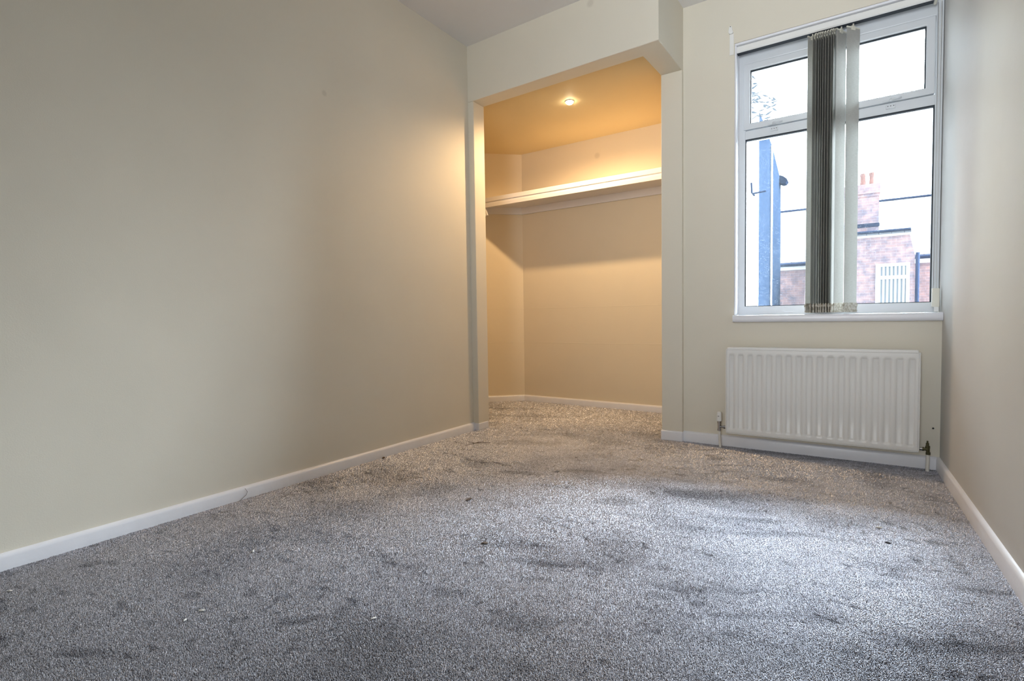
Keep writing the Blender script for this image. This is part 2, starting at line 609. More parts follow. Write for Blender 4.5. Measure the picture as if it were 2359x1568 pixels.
# ------------------------------------------------------------------ carpet pile
def carpet_pile():
    rng = np.random.default_rng(3)

    def vnoise(x, y, scale, seed):
        r = np.random.default_rng(seed)
        G = r.random((64, 64))
        u = (x * scale) % 64; v = (y * scale) % 64
        i = np.floor(u).astype(int); j = np.floor(v).astype(int)
        fu = u - i; fv = v - j
        fu = fu * fu * (3 - 2 * fu); fv = fv * fv * (3 - 2 * fv)
        a = G[i % 64, j % 64]; b = G[(i + 1) % 64, j % 64]; c = G[i % 64, (j + 1) % 64]; d = G[(i + 1) % 64, (j + 1) % 64]
        return (a * (1 - fu) + b * fu) * (1 - fv) + (c * (1 - fu) + d * fu) * fv

    P = []
    for (s, d0, d1) in ((0.0026, 0.0, 1.7), (0.0032, 1.7, 2.4), (0.0043, 2.4, 3.4), (0.0060, 3.4, 9.0)):
        xs = np.arange(-3.6, 0.1, s); ys = np.arange(-3.1, 0.9, s)
        X, Y = np.meshgrid(xs, ys)
        X = X.ravel() + (rng.random(X.size) - .5) * s * .9
        Y = Y.ravel() + (rng.random(Y.size) - .5) * s * .9
        dx = X - CAM.x; dy = Y - CAM.y; dz = -CAM.z
        dep = dx * FWD.x + dy * FWD.y + dz * FWD.z
        lat = dx * RGT.x + dy * RGT.y + dz * RGT.z
        ver = dx * UPV.x + dy * UPV.y + dz * UPV.z
        ok = (dep >= d0) & (dep < d1) & (dep > .3) & (np.abs(lat / dep) < 1.16) & (ver / dep > -.92)
        # inside room or alcove
        room = (X > LX(Y) + .014) & (X < RX(Y) - .013) & (Y < -0.012)
        alc = (Y >= ye - .02) & (Y < AB(X) - .012) & (X < PX0 - .002)
        # right-hand side of the angled wall
        side = (X - AX) * ADY - (Y - AY) * ADX
        alc &= (side > .012) & (~((X < LX(Y) + .05) & (Y < ye + .125))) 
        ok &= room | alc
        P.append(np.stack([X[ok], Y[ok], np.full(ok.sum(), s)], 1))
    P = np.concatenate(P)
    n = len(P)
    X, Y, S = P.T
    # brushed nap: the pile leans in slowly changing directions, with trodden patches, streaks and small scuffs
    sm = lambda v, lo, hi: (lambda q: q * q * (3 - 2 * q))(np.clip((v - lo) / (hi - lo), 0, 1))
    wx = X + .05 * vnoise(X + 40, Y + 40, 6, 21); wy = Y + .05 * vnoise(X + 41, Y + 43, 6, 22)
    a = 2 * math.pi * (vnoise(X + 5, Y + 5, 1.1, 11) + .35 * vnoise(X + 9, Y + 3, 4.0, 12))
    broad = sm(.6 * vnoise(wx + 9, wy * 1.6 + 20, 2.6, 13) + .4 * vnoise(wx + 9, wy * 1.4 + 20, 6.5, 15), .50, .78)
    u_ = wx * .93 + wy * .36; v_ = wy * .93 - wx * .36
    streak = sm(vnoise(u_ * .8 + 20, v_ * 3.4 + 40, 5.0, 14), .68, .92) * sm(vnoise(X + 3, Y + 7, 2.2, 16), .35, .65)
    scuff = sm(.65 * vnoise(wx + 20, wy * 2.0 + 30, 17.0, 17) + .35 * vnoise(wx + 20, wy * 2.0 + 30, 39.0, 18), .60, .86) * (.35 + .65 * sm(vnoise(X + 13, Y + 17, 1.7, 19), .3, .6))
    fleck = sm(vnoise(wx + 20, wy + 30, 46.0, 20), .86, .97) * .6
    nap = np.clip(.34 * broad + .42 * streak + .58 * scuff + fleck, 0, 1)
    lean = .25 + .9 * nap
    hgt = (.0048 + .0020 * rng.random(n)) * (1 - .22 * nap)
    ra = rng.random(n) * 2 * math.pi
    tx = np.cos(a) * lean * .0020 + np.cos(ra) * .0009
    ty = np.sin(a) * lean * .0020 + np.sin(ra) * .0009
    K = 3
    V = np.zeros((n, 2 * K, 3))
    ph = rng.random(n) * 2 * math.pi
    for k in range(K):
        an = ph + k * 2 * math.pi / K
        V[:, k, 0] = X + np.cos(an) * S * .70; V[:, k, 1] = Y + np.sin(an) * S * .70; V[:, k, 2] = -.0062
        an = an + .6
        V[:, K + k, 0] = X + tx + np.cos(an) * S * .44; V[:, K + k, 1] = Y + ty + np.sin(an) * S * .44; V[:, K + k, 2] = -.0055 + hgt + (rng.random(n) - .5) * .0012
    F = []
    for k in range(K):
        m = (k + 1) % K
        F += [(k, m, K + m), (k, K + m, K + k)]
    F.append((K, K + 1, K + 2))
    F = np.array(F)
    idx = (np.arange(n)[:, None, None] * (2 * K) + F[None]).reshape(-1)
    me = bpy.data.meshes.new('carpet_pile')
    me.vertices.add(n * 2 * K)
    me.vertices.foreach_set('co', V.reshape(-1))
    nf = n * len(F)
    me.loops.add(nf * 3); me.loops.foreach_set('vertex_index', idx.astype(np.int32))
    me.polygons.add(nf)
    me.polygons.foreach_set('loop_start', np.arange(0, nf * 3, 3, dtype=np.int32))
    me.update(calc_edges=True)
    at = me.attributes.new('nap', 'FLOAT', 'POINT')
    at.data.foreach_set('value', np.repeat(nap, 2 * K).astype(np.float32))
    me.materials.append(M['pile'])
    o = bpy.data.objects.new('carpet_pile', me)
    C.objects.link(o)
    tag(o, 'grey twist pile fitted carpet with brushed scuffs covering the floor', 'carpet', kind='stuff')
    print('tufts', n)


carpet_pile()

# ------------------------------------------------------------------ window
FY = 0.10
win = link('window_1', frame_bm(-0.945, -0.004, 0.779, 2.344, FY, FY + .07, .037, .030, .052, .090), M['upvc'], bevel=0.003)
win['kind'] = 'structure'
MX0, MX1 = -0.508, -0.448      # mullion, behind the stacked vanes
TZ0, TZ1 = 1.816, 1.868        # transoms
link('mullion', B((MX0, MX1, FY + .001, FY + .068, .80, 2.28)), M['upvc'], win, bevel=0.003)
for k, (xa, xb) in enumerate(((-0.910, MX0), (MX1, -0.032))):
    link('transom', B((xa, xb, FY + .002, FY + .066, TZ0, TZ1)), M['upvc'], win, bevel=0.003)
    # opening top light
    xs0, xs1 = (xa - .008, xb + .006) if k == 0 else (xa - .006, xb - .004)
    sash = link('sash', frame_bm(xs0, xs1, TZ1 + .003, 2.252, FY - .008, FY + .05, .036, .036, .033, .040), M['upvc'], win, bevel=0.004)
    gx0, gx1, gz0, gz1 = xs0 + .036, xs1 - .036, TZ1 + .036, 2.212
    link('seal', frame_bm(gx0 - .001, gx1 + .001, gz0 - .001, gz1 + .001, FY + .002, FY + .012, .006, .006, .005, .008), M['seal'], sash)
    link('pane', B((gx0, gx1, FY + .007, FY + .011, gz0, gz1)), M['glass'], sash)
    # casement latch: base plate, keep and lever
    hx = -0.755 if k == 0 else -0.213
    hb = B((hx - .034, hx + .034, FY - .014, FY - .007, TZ1 + .004, TZ1 + .013), (hx - .020, hx + .020, FY - .006, FY + .003, TZ1 - .030, TZ1 - .008))
    hd = link('latch', hb, M['upvc'], win, bevel=0.002)
    bm = bmesh.new()
    tube(bm, [(hx, FY - .012, TZ1 + .008), (hx, FY - .026, TZ1 + .008)], .008, 12)
    tube(bm, [(hx, FY - .022, TZ1 + .008), (hx + .022, FY - .024, TZ1 + .012), (hx + .044, FY - .022, TZ1 + .011)], [.006, .005, .004], 10)
    link('lever', bm, M['upvc'], hd, smooth=True)
    bm = bmesh.new()
    for q in (-.012, 0, .012): tube(bm, [(hx + q, FY - .0075, TZ1 - .018), (hx + q, FY - .0065, TZ1 - .018)], .0022, 8)
    link('screw', bm, M['slot'], hd)
    # fixed lower light
    lx0, lx1 = (-0.908, MX0) if k == 0 else (MX1, -0.034)
    link('seal', frame_bm(lx0 - .001, lx1 + .001, .829, TZ0 + .001, FY + .002, FY + .022, .006, .006, .0045, .008), M['seal'], win)
    link('pane', B((lx0, lx1, FY + .015, FY + .019, .830, TZ0)), M['glass'], win)
# plastered reveal on the left with its white bead
link('reveal_bead', B((WX0, WX0 + .010, 0.002, FY, .78, WZ1 - .012), (WX0, -.001, 0.002, FY, WZ1 - .012, WZ1)), M['gloss'], win, bevel=0.003)
bm = bmesh.new()
prism_axis(bm, [(FY + .01, .738), (-.026, .738), (-.034, .742), (-.037, .752), (-.037, .768), (-.034, .7755), (-.026, .779), (FY + .01, .779)], WX0 - .001, -.0005, 'x')
link('window_sill', bm, M['gloss'], win, smooth=True, angle=50)

# ------------------------------------------------------------------ vertical blind
blind = empty('vertical_blind', (-0.47, 0.035, 2.31))
tag(blind, 'beige vertical blind drawn into a narrow stack across the middle of the window', 'blind')
bm = bmesh.new()
prism_axis(bm, [(.014, 2.300), (.014, 2.326), (.018, 2.331), (.054, 2.331), (.058, 2.326), (.058, 2.300), (.052, 2.294), (.042, 2.294), (.042, 2.304), (.030, 2.304), (.030, 2.294), (.020, 2.294)], -0.946, -0.050, 'x')
link('head_rail', bm, M['whiteplastic'], blind)
link('rail_shade_strip', B((-.944, -.052, .0205, .0515, 2.2918, 2.2945)), M['seal'], blind)  # black strip added as the shade under the rail, in the seal material
link('rail_end_cap', B((-.050, -.038, .010, .062, 2.288, 2.336)), M['plastic'], blind, bevel=0.003)
link('rail_end_cap', B((-.9495, -.9455, .012, .060, 2.291, 2.334)), M['plastic'], blind, bevel=0.001)
TOPZ, BOTZ = 2.276, 0.787


def vane_mesh():
    bm = bmesh.new()
    wd = .0445
    # slightly bowed cloth strip, 0.7 mm thick
    N, Z = 8, 24
    fr, bk = [], []
    for j in range(Z + 1):
        z = .012 + (TOPZ - BOTZ - .012) * j / Z
        for lst, off in ((fr, -.00045), (bk, .00045)):
            row = []
            for i in range(N + 1):
                u = -1 + 2 * i / N
                row.append(bm.verts.new((u * wd, off + .0022 * (1 - u * u), z)))
            lst.append(row)
    for j in range(Z):
        for i in range(N):
            bm.faces.new((fr[j][i], fr[j][i + 1], fr[j + 1][i + 1], fr[j + 1][i]))
            bm.faces.new((bk[j][i], bk[j + 1][i], bk[j + 1][i + 1], bk[j][i + 1]))
        bm.faces.new((fr[j][0], fr[j + 1][0], bk[j + 1][0], bk[j][0]))
        bm.faces.new((fr[j][N], bk[j][N], bk[j + 1][N], fr[j + 1][N]))
    for i in range(N):
        bm.faces.new((fr[Z][i], fr[Z][i + 1], bk[Z][i + 1], bk[Z][i]))
        bm.faces.new((fr[0][i], bk[0][i], bk[0][i + 1], fr[0][i + 1]))
    return bm


def pocket_mesh():
    """sewn-up foot of a vane with its flat weight and chain lugs"""
    bm = bmesh.new()
    box(bm, -.0455, .0455, -.0030, .0035, 0, .050)
    for s in (-1, 1):
        box(bm, s * .0455 - .003, s * .0455 + .003, -.005, .0055, .030, .043)
        box(bm, s * .0455 - .002, s * .0455 + .002, -.004, .004, .004, .012)
    return bm


def hanger_mesh():
    bm = bmesh.new()
    top = TOPZ - BOTZ
    box(bm, -.013, .013, -.0018, .0036, top - .016, top + .004)
    box(bm, -.0035, .0035, -.002, .002, top, top + .022)
    box(bm, -.044, .044, -.0014, .0030, top - .007, top - .001)
    return bm


def make_vane(x, ang):
    v = link('vane', vane_mesh(), M['fabric'], None, smooth=True, angle=60)
    p = link('weight_pocket', pocket_mesh(), M['weight'], None, bevel=0.0015)
    h = link('hanger', hanger_mesh(), M['plastic'], None)
    return v, p, h


v0, p0, h0 = make_vane(0, 0)
# (x along the rail, turn from facing the room) : nine almost edge-on, then two opened ones
vanes = [(-.564, 62, .000), (-.552, 78, .001)] + [(-.541 + .0118 * k, 84 + random.uniform(-3, 4), random.uniform(-.004, .004)) for k in range(8)] + [(-.432, 62, .002), (-.379, 50, .004)]
for i, (x, ang, dz) in enumerate(vanes):
    if i == 0:
        v, p, h = v0, p0, h0
    else:
        v, p, h = v0.copy(), p0.copy(), h0.copy()
        for o in (v, p, h): C.objects.link(o)
    v.parent = blind
    v.matrix_parent_inverse = Matrix.Identity(4)
    v.location = (x - blind.location.x, 0.0, BOTZ - blind.location.z)
    v.rotation_euler = (random.uniform(-.0012, .0012), random.uniform(-.001, .001), math.radians(ang))
    for o in (p, h):
        o.parent = v
        o.matrix_parent_inverse = Matrix.Identity(4)

# control chain: bead loop, cord and the weight at its foot
CX, CY = -0.026, 0.040
bm = bmesh.new()
z = 2.29
while z > .90:
    for sx in (-.0045, .0045):
        bmesh.ops.create_icosphere(bm, subdivisions=1, radius=.0019, matrix=Matrix.Translation((CX + sx, CY, z + (0.0022 if sx > 0 else 0))))
    z -= .0046
ch = link('control_chain', bm, M['whiteplastic'], blind, smooth=True)
bm = bmesh.new()
tube(bm, [(CX - .007, CY + .006, 2.29), (CX - .005, CY + .006, 1.6), (CX - .006, CY + .005, .90)], .0009, 6)
tube(bm, [(CX + .007, CY + .006, 2.29), (CX + .006, CY + .006, 1.6), (CX + .005, CY + .005, .90)], .0009, 6)
link('control_cord', bm, M['slot'], blind)
wt = link('chain_weight', B((CX - .012, CX + .017, CY - .010, CY + .012, .806, .898)), M['plastic'], blind, bevel=0.002)
link('weight_clip', B((CX - .002, CX + .016, CY - .006, CY + .010, .781, .808)), M['whiteplastic'], wt, bevel=0.002)

# ------------------------------------------------------------------ radiator
RX0, RX1, RZ0, RZ1 = -0.979, -0.088, 0.094, 0.584
rad = empty('radiator', (-.533, -.07, 0.0))
tag(rad, 'white pressed steel panel radiator on the wall under the window', 'radiator')


def radiator_panel():
    """front panel pressed with 18 shallow vertical channels"""
    bm = bmesh.new()
    nc = 18
    c0, c1 = RX0 + .034, RX1 - .034
    pitch = (c1 - c0) / (nc - 1)
    xs = [RX0 + .010]
    for k in range(nc):
        c = c0 + k * pitch
        xs += [c - .0150, c - .0125, c - .0100, c - .004, c + .004, c + .0100, c + .0125, c + .0150]
    xs.append(RX1 - .010)
    zb, zt = .124, .556
    zs = [RZ0 + .010, zb - .010, zb, zb + .003, zb + .007, zb + .011, .25, .35, .45, zt - .011, zt - .007, zt - .003, zt, zt + .010, RZ1 - .004]

    def depth(x, z):
        k = round((x - c0) / pitch)
        k = min(max(k, 0), nc - 1)
        a = abs(x - (c0 + k * pitch))
        fx = 1 - min(max((a - .0095) / .0058, 0), 1)
        fx = fx * fx * (3 - 2 * fx)
        fz = min(max((z - zb) / .011, 0), 1) * min(max((zt - z) / .011, 0), 1)
        mid = .0068 if not (zb + .03 < z < zt - .03) else .0044
        return mid * fx * fz
    yf = -.100
    G = [[bm.verts.new((x, yf + depth(x, z), z)) for x in xs] for z in zs]
    for j in range(len(zs) - 1):
        for i in range(len(xs) - 1):
            bm.faces.new((G[j][i], G[j][i + 1], G[j + 1][i + 1], G[j + 1][i]))
    # rolled edge and the side returns
    ring = [G[0][i] for i in range(len(xs))] + [G[j][-1] for j in range(1, len(zs))] + [G[-1][i] for i in range(len(xs) - 2, -1, -1)] + [G[j][0] for j in range(len(zs) - 2, 0, -1)]
    prev = ring
    cxm, czm = (RX0 + RX1) / 2, (RZ0 + RZ1) / 2
    for off, y in ((.0010, yf + .0040), (.0026, yf + .0045), (.0040, yf + .0004), (.0085, yf + .0012), (.0105, yf + .005), (.0108, yf + .014), (.009, yf + .020)):
        nr = []
        for v in ring:
            x, z = v.co.x, v.co.z
            ox = off if x > RX1 - .011 else (-off if x < RX0 + .011 else 0)
            oz = -off if z < RZ0 + .011 else (off * .4 if z > RZ1 - .005 else 0)
            if ox and oz < 0: ox *= .72; oz *= .72
            nr.append(bm.verts.new((x + ox, y, z + oz)))
        for i in range(len(ring)):
            k = (i + 1) % len(ring)
            bm.faces.new((prev[i], prev[k], nr[k], nr[i]))
        prev = nr
    bm.faces.new(prev)
    return bm


link('panel', radiator_panel(), M['rad'], rad, smooth=True, angle=50)
link('top_cover', B((RX0 + .009, RX1 - .009, -.100, -.038, RZ1 - .004, RZ1 + .012)), M['rad'], rad, bevel=0.004, seg=3)
bm = bmesh.new()
# convector fins welded to the back and the wall brackets
n = 40
for k in range(n):
    x = RX0 + .03 + (RX1 - RX0 - .06) * k / (n - 1)
    box(bm, x - .0006, x + .0006, -.080, -.046, RZ0 + .03, RZ1 - .02)
link('convector_fins', bm, M['rad'], rad)
for x in (RX0 + .13, RX1 - .13):
    link('wall_bracket', B((x - .015, x + .015, -.080, -.001, RZ0 + .004, RZ0 + .020), (x - .015, x + .015, -.008, -.001, RZ0, RZ1 - .05)), M['rad'], rad)
bm = bmesh.new()
tube(bm, [(RX0 + .02, -.063, RZ0 + .026), (RX1 - .02, -.063, RZ0 + .026)], .014, 14)
tube(bm, [(RX0 + .02, -.063, RZ1 - .03), (RX1 - .02, -.063, RZ1 - .03)], .014, 14)
link('water_channel', bm, M['rad'], rad, smooth=True, angle=40)

# thermostatic-side valve on the left with its white cap
VX, VY = -1.020, -.060
bm = bmesh.new()
tube(bm, [(VX, VY, .098), (VX, VY, .108), (VX, VY, .1085), (VX, VY, .128), (VX, VY, .1285), (VX, VY, .142), (VX, VY, .1425), (VX, VY, .156)], [.0105, .0105, .0085, .0085, .009, .009, .0115, .0115], 12)
tube(bm, [(VX + .004, VY, .122), (VX + .012, VY, .122), (VX + .0125, VY, .122), (VX + .024, VY, .122), (VX + .0245, VY, .122), (RX0 + .004, VY, .122)], [.0075, .0075, .0065, .0065, .010, .010], 12)
va = link('valve', bm, M['chrome'], rad, smooth=True, angle=35)
bm = bmesh.new()
tube(bm, [(VX, VY, .156), (VX, VY, .160), (VX, VY, .196), (VX, VY, .207), (VX, VY, .211)], [.0150, .0155, .0140, .0125, .0085], 20)
cp = link('valve_cap', bm, M['whiteplastic'], va, smooth=True, angle=40)
link('cap_mark', B((VX - .0055, VX + .0025, VY - .0165, VY - .0125, .1845, .1872)), M['slot'], va)
bm = bmesh.new(); tube(bm, [(VX, VY, .102), (VX + .003, VY, .05), (VX + .006, VY + .001, -.006)], .0072, 14)
link('pipe', bm, M['pipe'], rad, smooth=True, angle=40)
# bare lockshield valve on the right
VX = -.052
bm = bmesh.new()
tube(bm, [(VX + .001, VY, .082), (VX + .001, VY, .094), (VX, VY, .0945), (VX, VY, .112), (VX - .001, VY, .1125), (VX - .001, VY, .125), (VX - .002, VY, .1255), (VX - .002, VY, .138), (VX - .002, VY, .141), (VX - .002, VY, .150)], [.0095, .0095, .0075, .0075, .0095, .0095, .0065, .0065, .0035, .0035], 8)
tube(bm, [(VX - .003, VY, .108), (VX - .015, VY, .108), (VX - .0155, VY, .108), (VX - .022, VY, .108)], [.0075, .0075, .0095, .0095], 8)
va = link('valve', bm, M['dark_metal'], rad, smooth=True, angle=35)
bm = bmesh.new(); tube(bm, [(VX - .022, VY, .108), (VX - .036, VY, .108), (RX1 - .004, VY, .108)], [.008, .008, .008], 12)
link('tail_nut', bm, M['chrome'], va, smooth=True, angle=40)
bm = bmesh.new(); tube(bm, [(VX, VY, .090), (VX, VY, .05), (VX - .001, VY, -.006)], .0078, 14)
link('pipe', bm, M['pipe'], rad, smooth=True, angle=40)

# ------------------------------------------------------------------ alcove shelf
sh = empty('wall_shelf', (-2.2, .7, 1.79))
tag(sh, 'long white painted wooden shelf high across the back of the alcove', 'shelf')
SY0, SY1 = .484, .470      # front edge at the left and right end
bm = bmesh.new()
xl = AX - (AY - SY0) / ADY * ADX + .003
prism(bm, [(xl, SY0), (PX0 - .005, SY1), (PX0 - .005, AB(PX0) - .001), (AX + .002, AY - .001)], 1.813, 1.850)
link('board', bm, M['shelf'], sh, bevel=0.003)
bm = bmesh.new()
prism(bm, [(xl + .004, SY0 + .006), (PX0 - .006, SY1 + .006), (PX0 - .006, SY1 + .030), (xl + .030, SY0 + .030)], 1.795, 1.814)
link('front_groove', bm, M['shelf'], sh)
bm = bmesh.new()
prism(bm, [(xl + .001, SY0 + .001), (PX0 - .005, SY1 + .001), (PX0 - .005, SY1 + .028), (xl + .026, SY0 + .028)], 1.766, 1.796)
link('front_rail', bm, M['shelf'], sh, bevel=0.002)
bm = bmesh.new()
prism(bm, [(AX + .0015, AY - .001), (PX0 - .006, AB(PX0) - .001), (PX0 - .006, AB(PX0) - .022), (AX - .012, AY - .022)], 1.752, 1.814)
link('batten', bm, M['shelf'], sh, bevel=0.002)
bm = bmesh.new()
t1 = (AY - SY0) / ADY
ux, uy = ADY, -ADX
prism(bm, [(AX - ADX * .01, AY - ADY * .01), (AX - ADX * t1, AY - ADY * t1), (AX - ADX * t1 + ux * .02, AY - ADY * t1 + uy * .02), (AX - ADX * .01 + ux * .02, AY - ADY * .01 + uy * .02)], 1.752, 1.814)
link('batten', bm, M['shelf'], sh, bevel=0.002)
bm = bmesh.new()
prism_axis(bm, [(-3.165, 1.767), (-3.103, 1.767), (-3.080, 1.700), (-3.165, 1.685)], SY0 + .006, SY0 + .024, 'y')
link('end_bracket', bm, M['shelf'], sh)

# ------------------------------------------------------------------ downlight in the alcove ceiling
LZ_SPOT = 36.0
LXp, LYp = -2.057, 0.087
dl = empty('ceiling_spotlight', (LXp, LYp, ZA))
tag(dl, 'small round recessed spotlight glowing warm in the alcove ceiling', 'light')
bm = bmesh.new()
tube(bm, [(LXp, LYp, ZA), (LXp, LYp, ZA - .003), (LXp, LYp, ZA - .006), (LXp, LYp, ZA - .004)], [.034, .033, .030, .026], 40)
link('bezel', bm, M['whiteplastic'], dl, smooth=True, angle=40)
t = NT('lamp_glow')
t.p.inputs['Emission Color'].default_value = (1.0, 0.82, 0.55, 1)
t.p.inputs['Emission Strength'].default_value = 40
bm = bmesh.new()
tube(bm, [(LXp, LYp, ZA - .004), (LXp, LYp, ZA - .012), (LXp, LYp, ZA - .018), (LXp, LYp, ZA - .021)], [.0265, .025, .018, .008], 32)
link('lamp', bm, t.m, dl, smooth=True, angle=40)
sp = add_light('spotlight_beam', 'SPOT', (LXp, LYp, ZA - .05), LZ_SPOT, (1.0, 0.66, 0.34), spot_size=math.radians(168), spot_blend=0.55, shadow_soft_size=.022)
sp.parent = dl
sp.location = (0, 0, -.045)

# ------------------------------------------------------------------ small things on the walls
cl = empty('curtain_bracket', (-.968, 0, 2.36))
tag(cl, 'small white plastic curtain bracket on the wall at the upper left of the window', 'bracket')
bm = bmesh.new()
prism_axis(bm, [(-.984, 2.412), (-.980, 2.440), (-.973, 2.447), (-.966, 2.440), (-.958, 2.405), (-.968, 2.398), (-.980, 2.402)], -.014, .0, 'y')
link('hook', bm, M['whiteplastic'], cl, bevel=0.002)
link('back_strip', B((-.978, -.956, -.006, .0, 2.282, 2.400)), M['whiteplastic'], cl, bevel=0.0015)
bm = bmesh.new(); tube(bm, [(-.973, -.013, 2.440), (-.973, -.016, 2.440)], .0025, 8)
link('screw', bm, M['slot'], cl)

sc = empty('wall_screw', (-.026, 0, .204))
tag(sc, 'tiny dark screw in the wall right of the radiator by the corner', 'screw')
bm = bmesh.new(); tube(bm, [(-.0265, .0, .2045), (-.0275, -.006, .2045), (-.028, -.009, .2048)], [.0025, .0042, .0036], 10)
link('head', bm, M['black'], sc, smooth=True, angle=40)
bm = bmesh.new(); tube(bm, [(-.022, .0, .201), (-.0225, -.005, .201)], .0042, 10)
link('wall_plug', bm, M['plastic'], sc, smooth=True, angle=40)

# ------------------------------------------------------------------ litter on the carpet
M['fluff_white'] = plain('white_crumb', (0.72, 0.71, 0.68), 0.8)
M['fluff_dark'] = plain('dark_crumb', (0.035, 0.035, 0.045), 0.8)
M['fluff_brown'] = plain('brown_crumb', (0.09, 0.065, 0.05), 0.8)


def crumb(name, label, cat, x, y, size, m, seed, flat=.45, group=None):
    bm = bmesh.new()
    bmesh.ops.create_icosphere(bm, subdivisions=2, radius=1.0)
    r = random.Random(seed)
    ang = r.uniform(0, 3.14)
    for v in bm.verts:
        k = 1 + r.uniform(-.22, .22)
        X, Y, Z = v.co * k
        X *= size * r.uniform(.95, 1.05); Y *= size * .45; Z *= size * flat * .6
        v.co = (x + X * math.cos(ang) - Y * math.sin(ang), y + X * math.sin(ang) + Y * math.cos(ang), .0015 + max(Z, -.004) + size * .1)
    o = link(name, bm, m)
    tag(o, label, cat, group)
    return o


crumb('white_crumb', 'white crumb on the carpet before the right wall, beside a dark crumb', 'debris', -.284, -1.005, .011, M['fluff_white'], 1, group='pale crumbs on the carpet')
crumb('dark_crumb', 'dark crumb on the carpet before the right wall, just in front of a white one', 'debris', -.266, -1.143, .009, M['fluff_dark'], 2)
crumb('brown_crumb', 'small brown crumb alone in the middle of the carpet', 'debris', -1.432, -1.853, .012, M['fluff_brown'], 3)
crumb('white_crumb', 'larger of two pale crumbs close together on dark carpet at lower left', 'debris', -1.84, -2.589, .009, M['fluff_white'], 4, group='pale crumbs on the carpet')
crumb('white_crumb', 'smaller of two pale crumbs close together on dark carpet at lower left', 'debris', -1.832, -2.635, .006, M['fluff_white'], 5, group='pale crumbs on the carpet')
crumb('white_crumb', 'pale crumb on the dark carpet nearest the left skirting, in front of its middle', 'debris', -2.071, -2.311, .008, M['fluff_white'], 6, group='pale crumbs on the carpet')
crumb('white_crumb', 'pale crumb on the carpet in the lower middle of the photo', 'debris', -1.414, -2.369, .007, M['fluff_white'], 7, group='pale crumbs on the carpet')
crumb('white_crumb', 'pale crumb at the far left end of the carpet in view', 'debris', -2.437, -2.837, .007, M['fluff_white'], 8, group='pale crumbs on the carpet')
crumb('carpet_fluff', 'dark tuft of fluff on the carpet between the middle and the left skirting', 'debris', -1.747, -1.538, .020, M['fluff_brown'], 9, .2, 'dark tufts of fluff on the carpet')
crumb('carpet_fluff', 'dark tuft of fluff lying against the left skirting', 'debris', LX(-1.25) + .03, -1.25, .012, M['fluff_brown'], 10, .8, 'dark tufts of fluff on the carpet')

bm = bmesh.new()
tx_, ty_ = -2.329, -.724
tube(bm, [(tx_ - .075, ty_ + .02, .004), (tx_ - .01, ty_ - .002, .006), (tx_ + .075, ty_ + .055, .005)], [.001, .0018, .001], 6)
tube(bm, [(tx_ - .02, ty_ - .075, .004), (tx_, ty_, .007), (tx_ + .02, ty_ + .09, .004)], [.001, .0015, .0008], 6)
tag(link('thread_snippet', bm, M['fluff_brown']), 'crossed brown threads on the carpet in front of the alcove post', 'debris')
bm = bmesh.new()
yy = -2.03
tube(bm, [(LX(yy) + .022, yy - .03, .0), (LX(yy) + .021, yy, .018), (LX(yy) + .020, yy + .006, .030), (LX(yy) + .019, yy - .004, .048)], [.0009, .0009, .0009, .0006], 6)
tag(link('loose_thread', bm, M['fluff_brown']), 'thin loose grey thread standing up against the left skirting', 'debris')

# ------------------------------------------------------------------ outside
GZ = -2.9
tag(link('yard_ground', B((-30, 30, .4, 60, GZ - .1, GZ)), M['ground']), kind='structure')


def sc_(x, z, y0, y1):      # keeps direction from the room window when a facade stands at another distance
    k = (y1 - CAM.y) / (y0 - CAM.y)
    return CAM.x + (x - CAM.x) * k, CAM.z + (z - CAM.z) * k


# terrace across the back lane
ter = empty('terraced_house', (0, 16, GZ))
tag(ter, 'red brick terrace with slate roof, chimney and rear extension, across beyond the window', 'building')
link('wall', B((-9, 9, 15.6, 20.5, GZ, 2.30)), M['brick'], ter)
bm = bmesh.new()
prism_axis(bm, [(15.35, 2.44), (18.5, 4.60), (21.6, 2.44), (21.6, 2.36), (18.5, 4.50), (15.35, 2.36)], -9.3, 9.3, 'x')
link('roof', bm, M['slate'], ter)
bm = bmesh.new(); tube(bm, [(-9.3, 18.5, 4.60), (9.3, 18.5, 4.60)], .05, 8)
link('ridge_tiles', bm, M['lead'], ter)
link('fascia', B((-9.2, 9.2, 15.40, 15.60, 2.20, 2.36)), M['outside_white'], ter)
bm = bmesh.new(); tube(bm, [(-9.2, 15.33, 2.36), (9.2, 15.33, 2.36)], .055, 10)
link('gutter', bm, M['lead'], ter)

bm = bmesh.new()
prism_axis(bm, [(-.80, GZ), (1.06, GZ), (1.06, 2.30), (.95, 2.86), (-.80, 2.86)], 14.0, 15.6, 'y')
link('extension_wall', bm, M['brick'], ter)
link('extension_fascia', B((-.85, .97, 13.94, 14.0, 2.85, 2.96)), M['outside_white'], ter)
bm = bmesh.new(); tube(bm, [(-.88, 13.9, 2.985), (.96, 13.9, 2.985)], .04, 10)
link('extension_gutter', bm, M['lead'], ter)
bm = bmesh.new()
prism_axis(bm, [(13.9, 2.96), (15.6, 3.30), (17.2, 3.35), (17.2, 3.2), (15.6, 3.15), (13.9, 2.90)], -.85, .97, 'x')
link('extension_roof', bm, M['slate'], ter)
bm = bmesh.new(); tube(bm, [(1.11, 13.9, 2.36), (1.10, 13.9, GZ)], .045, 10)
link('downpipe', bm, M['lead'], ter, smooth=True)
wf = link('window', frame_bm(.215, .955, .85, 2.12, 13.95, 14.02, .075, .075, .08, .08), M['outside_white'], ter)
link('transom', B((.28, .89, 13.955, 14.02, 1.70, 1.79)), M['outside_white'], wf)
link('pane', B((.28, .89, 13.985, 13.995, .92, 2.05)), M['far_blind'], wf)

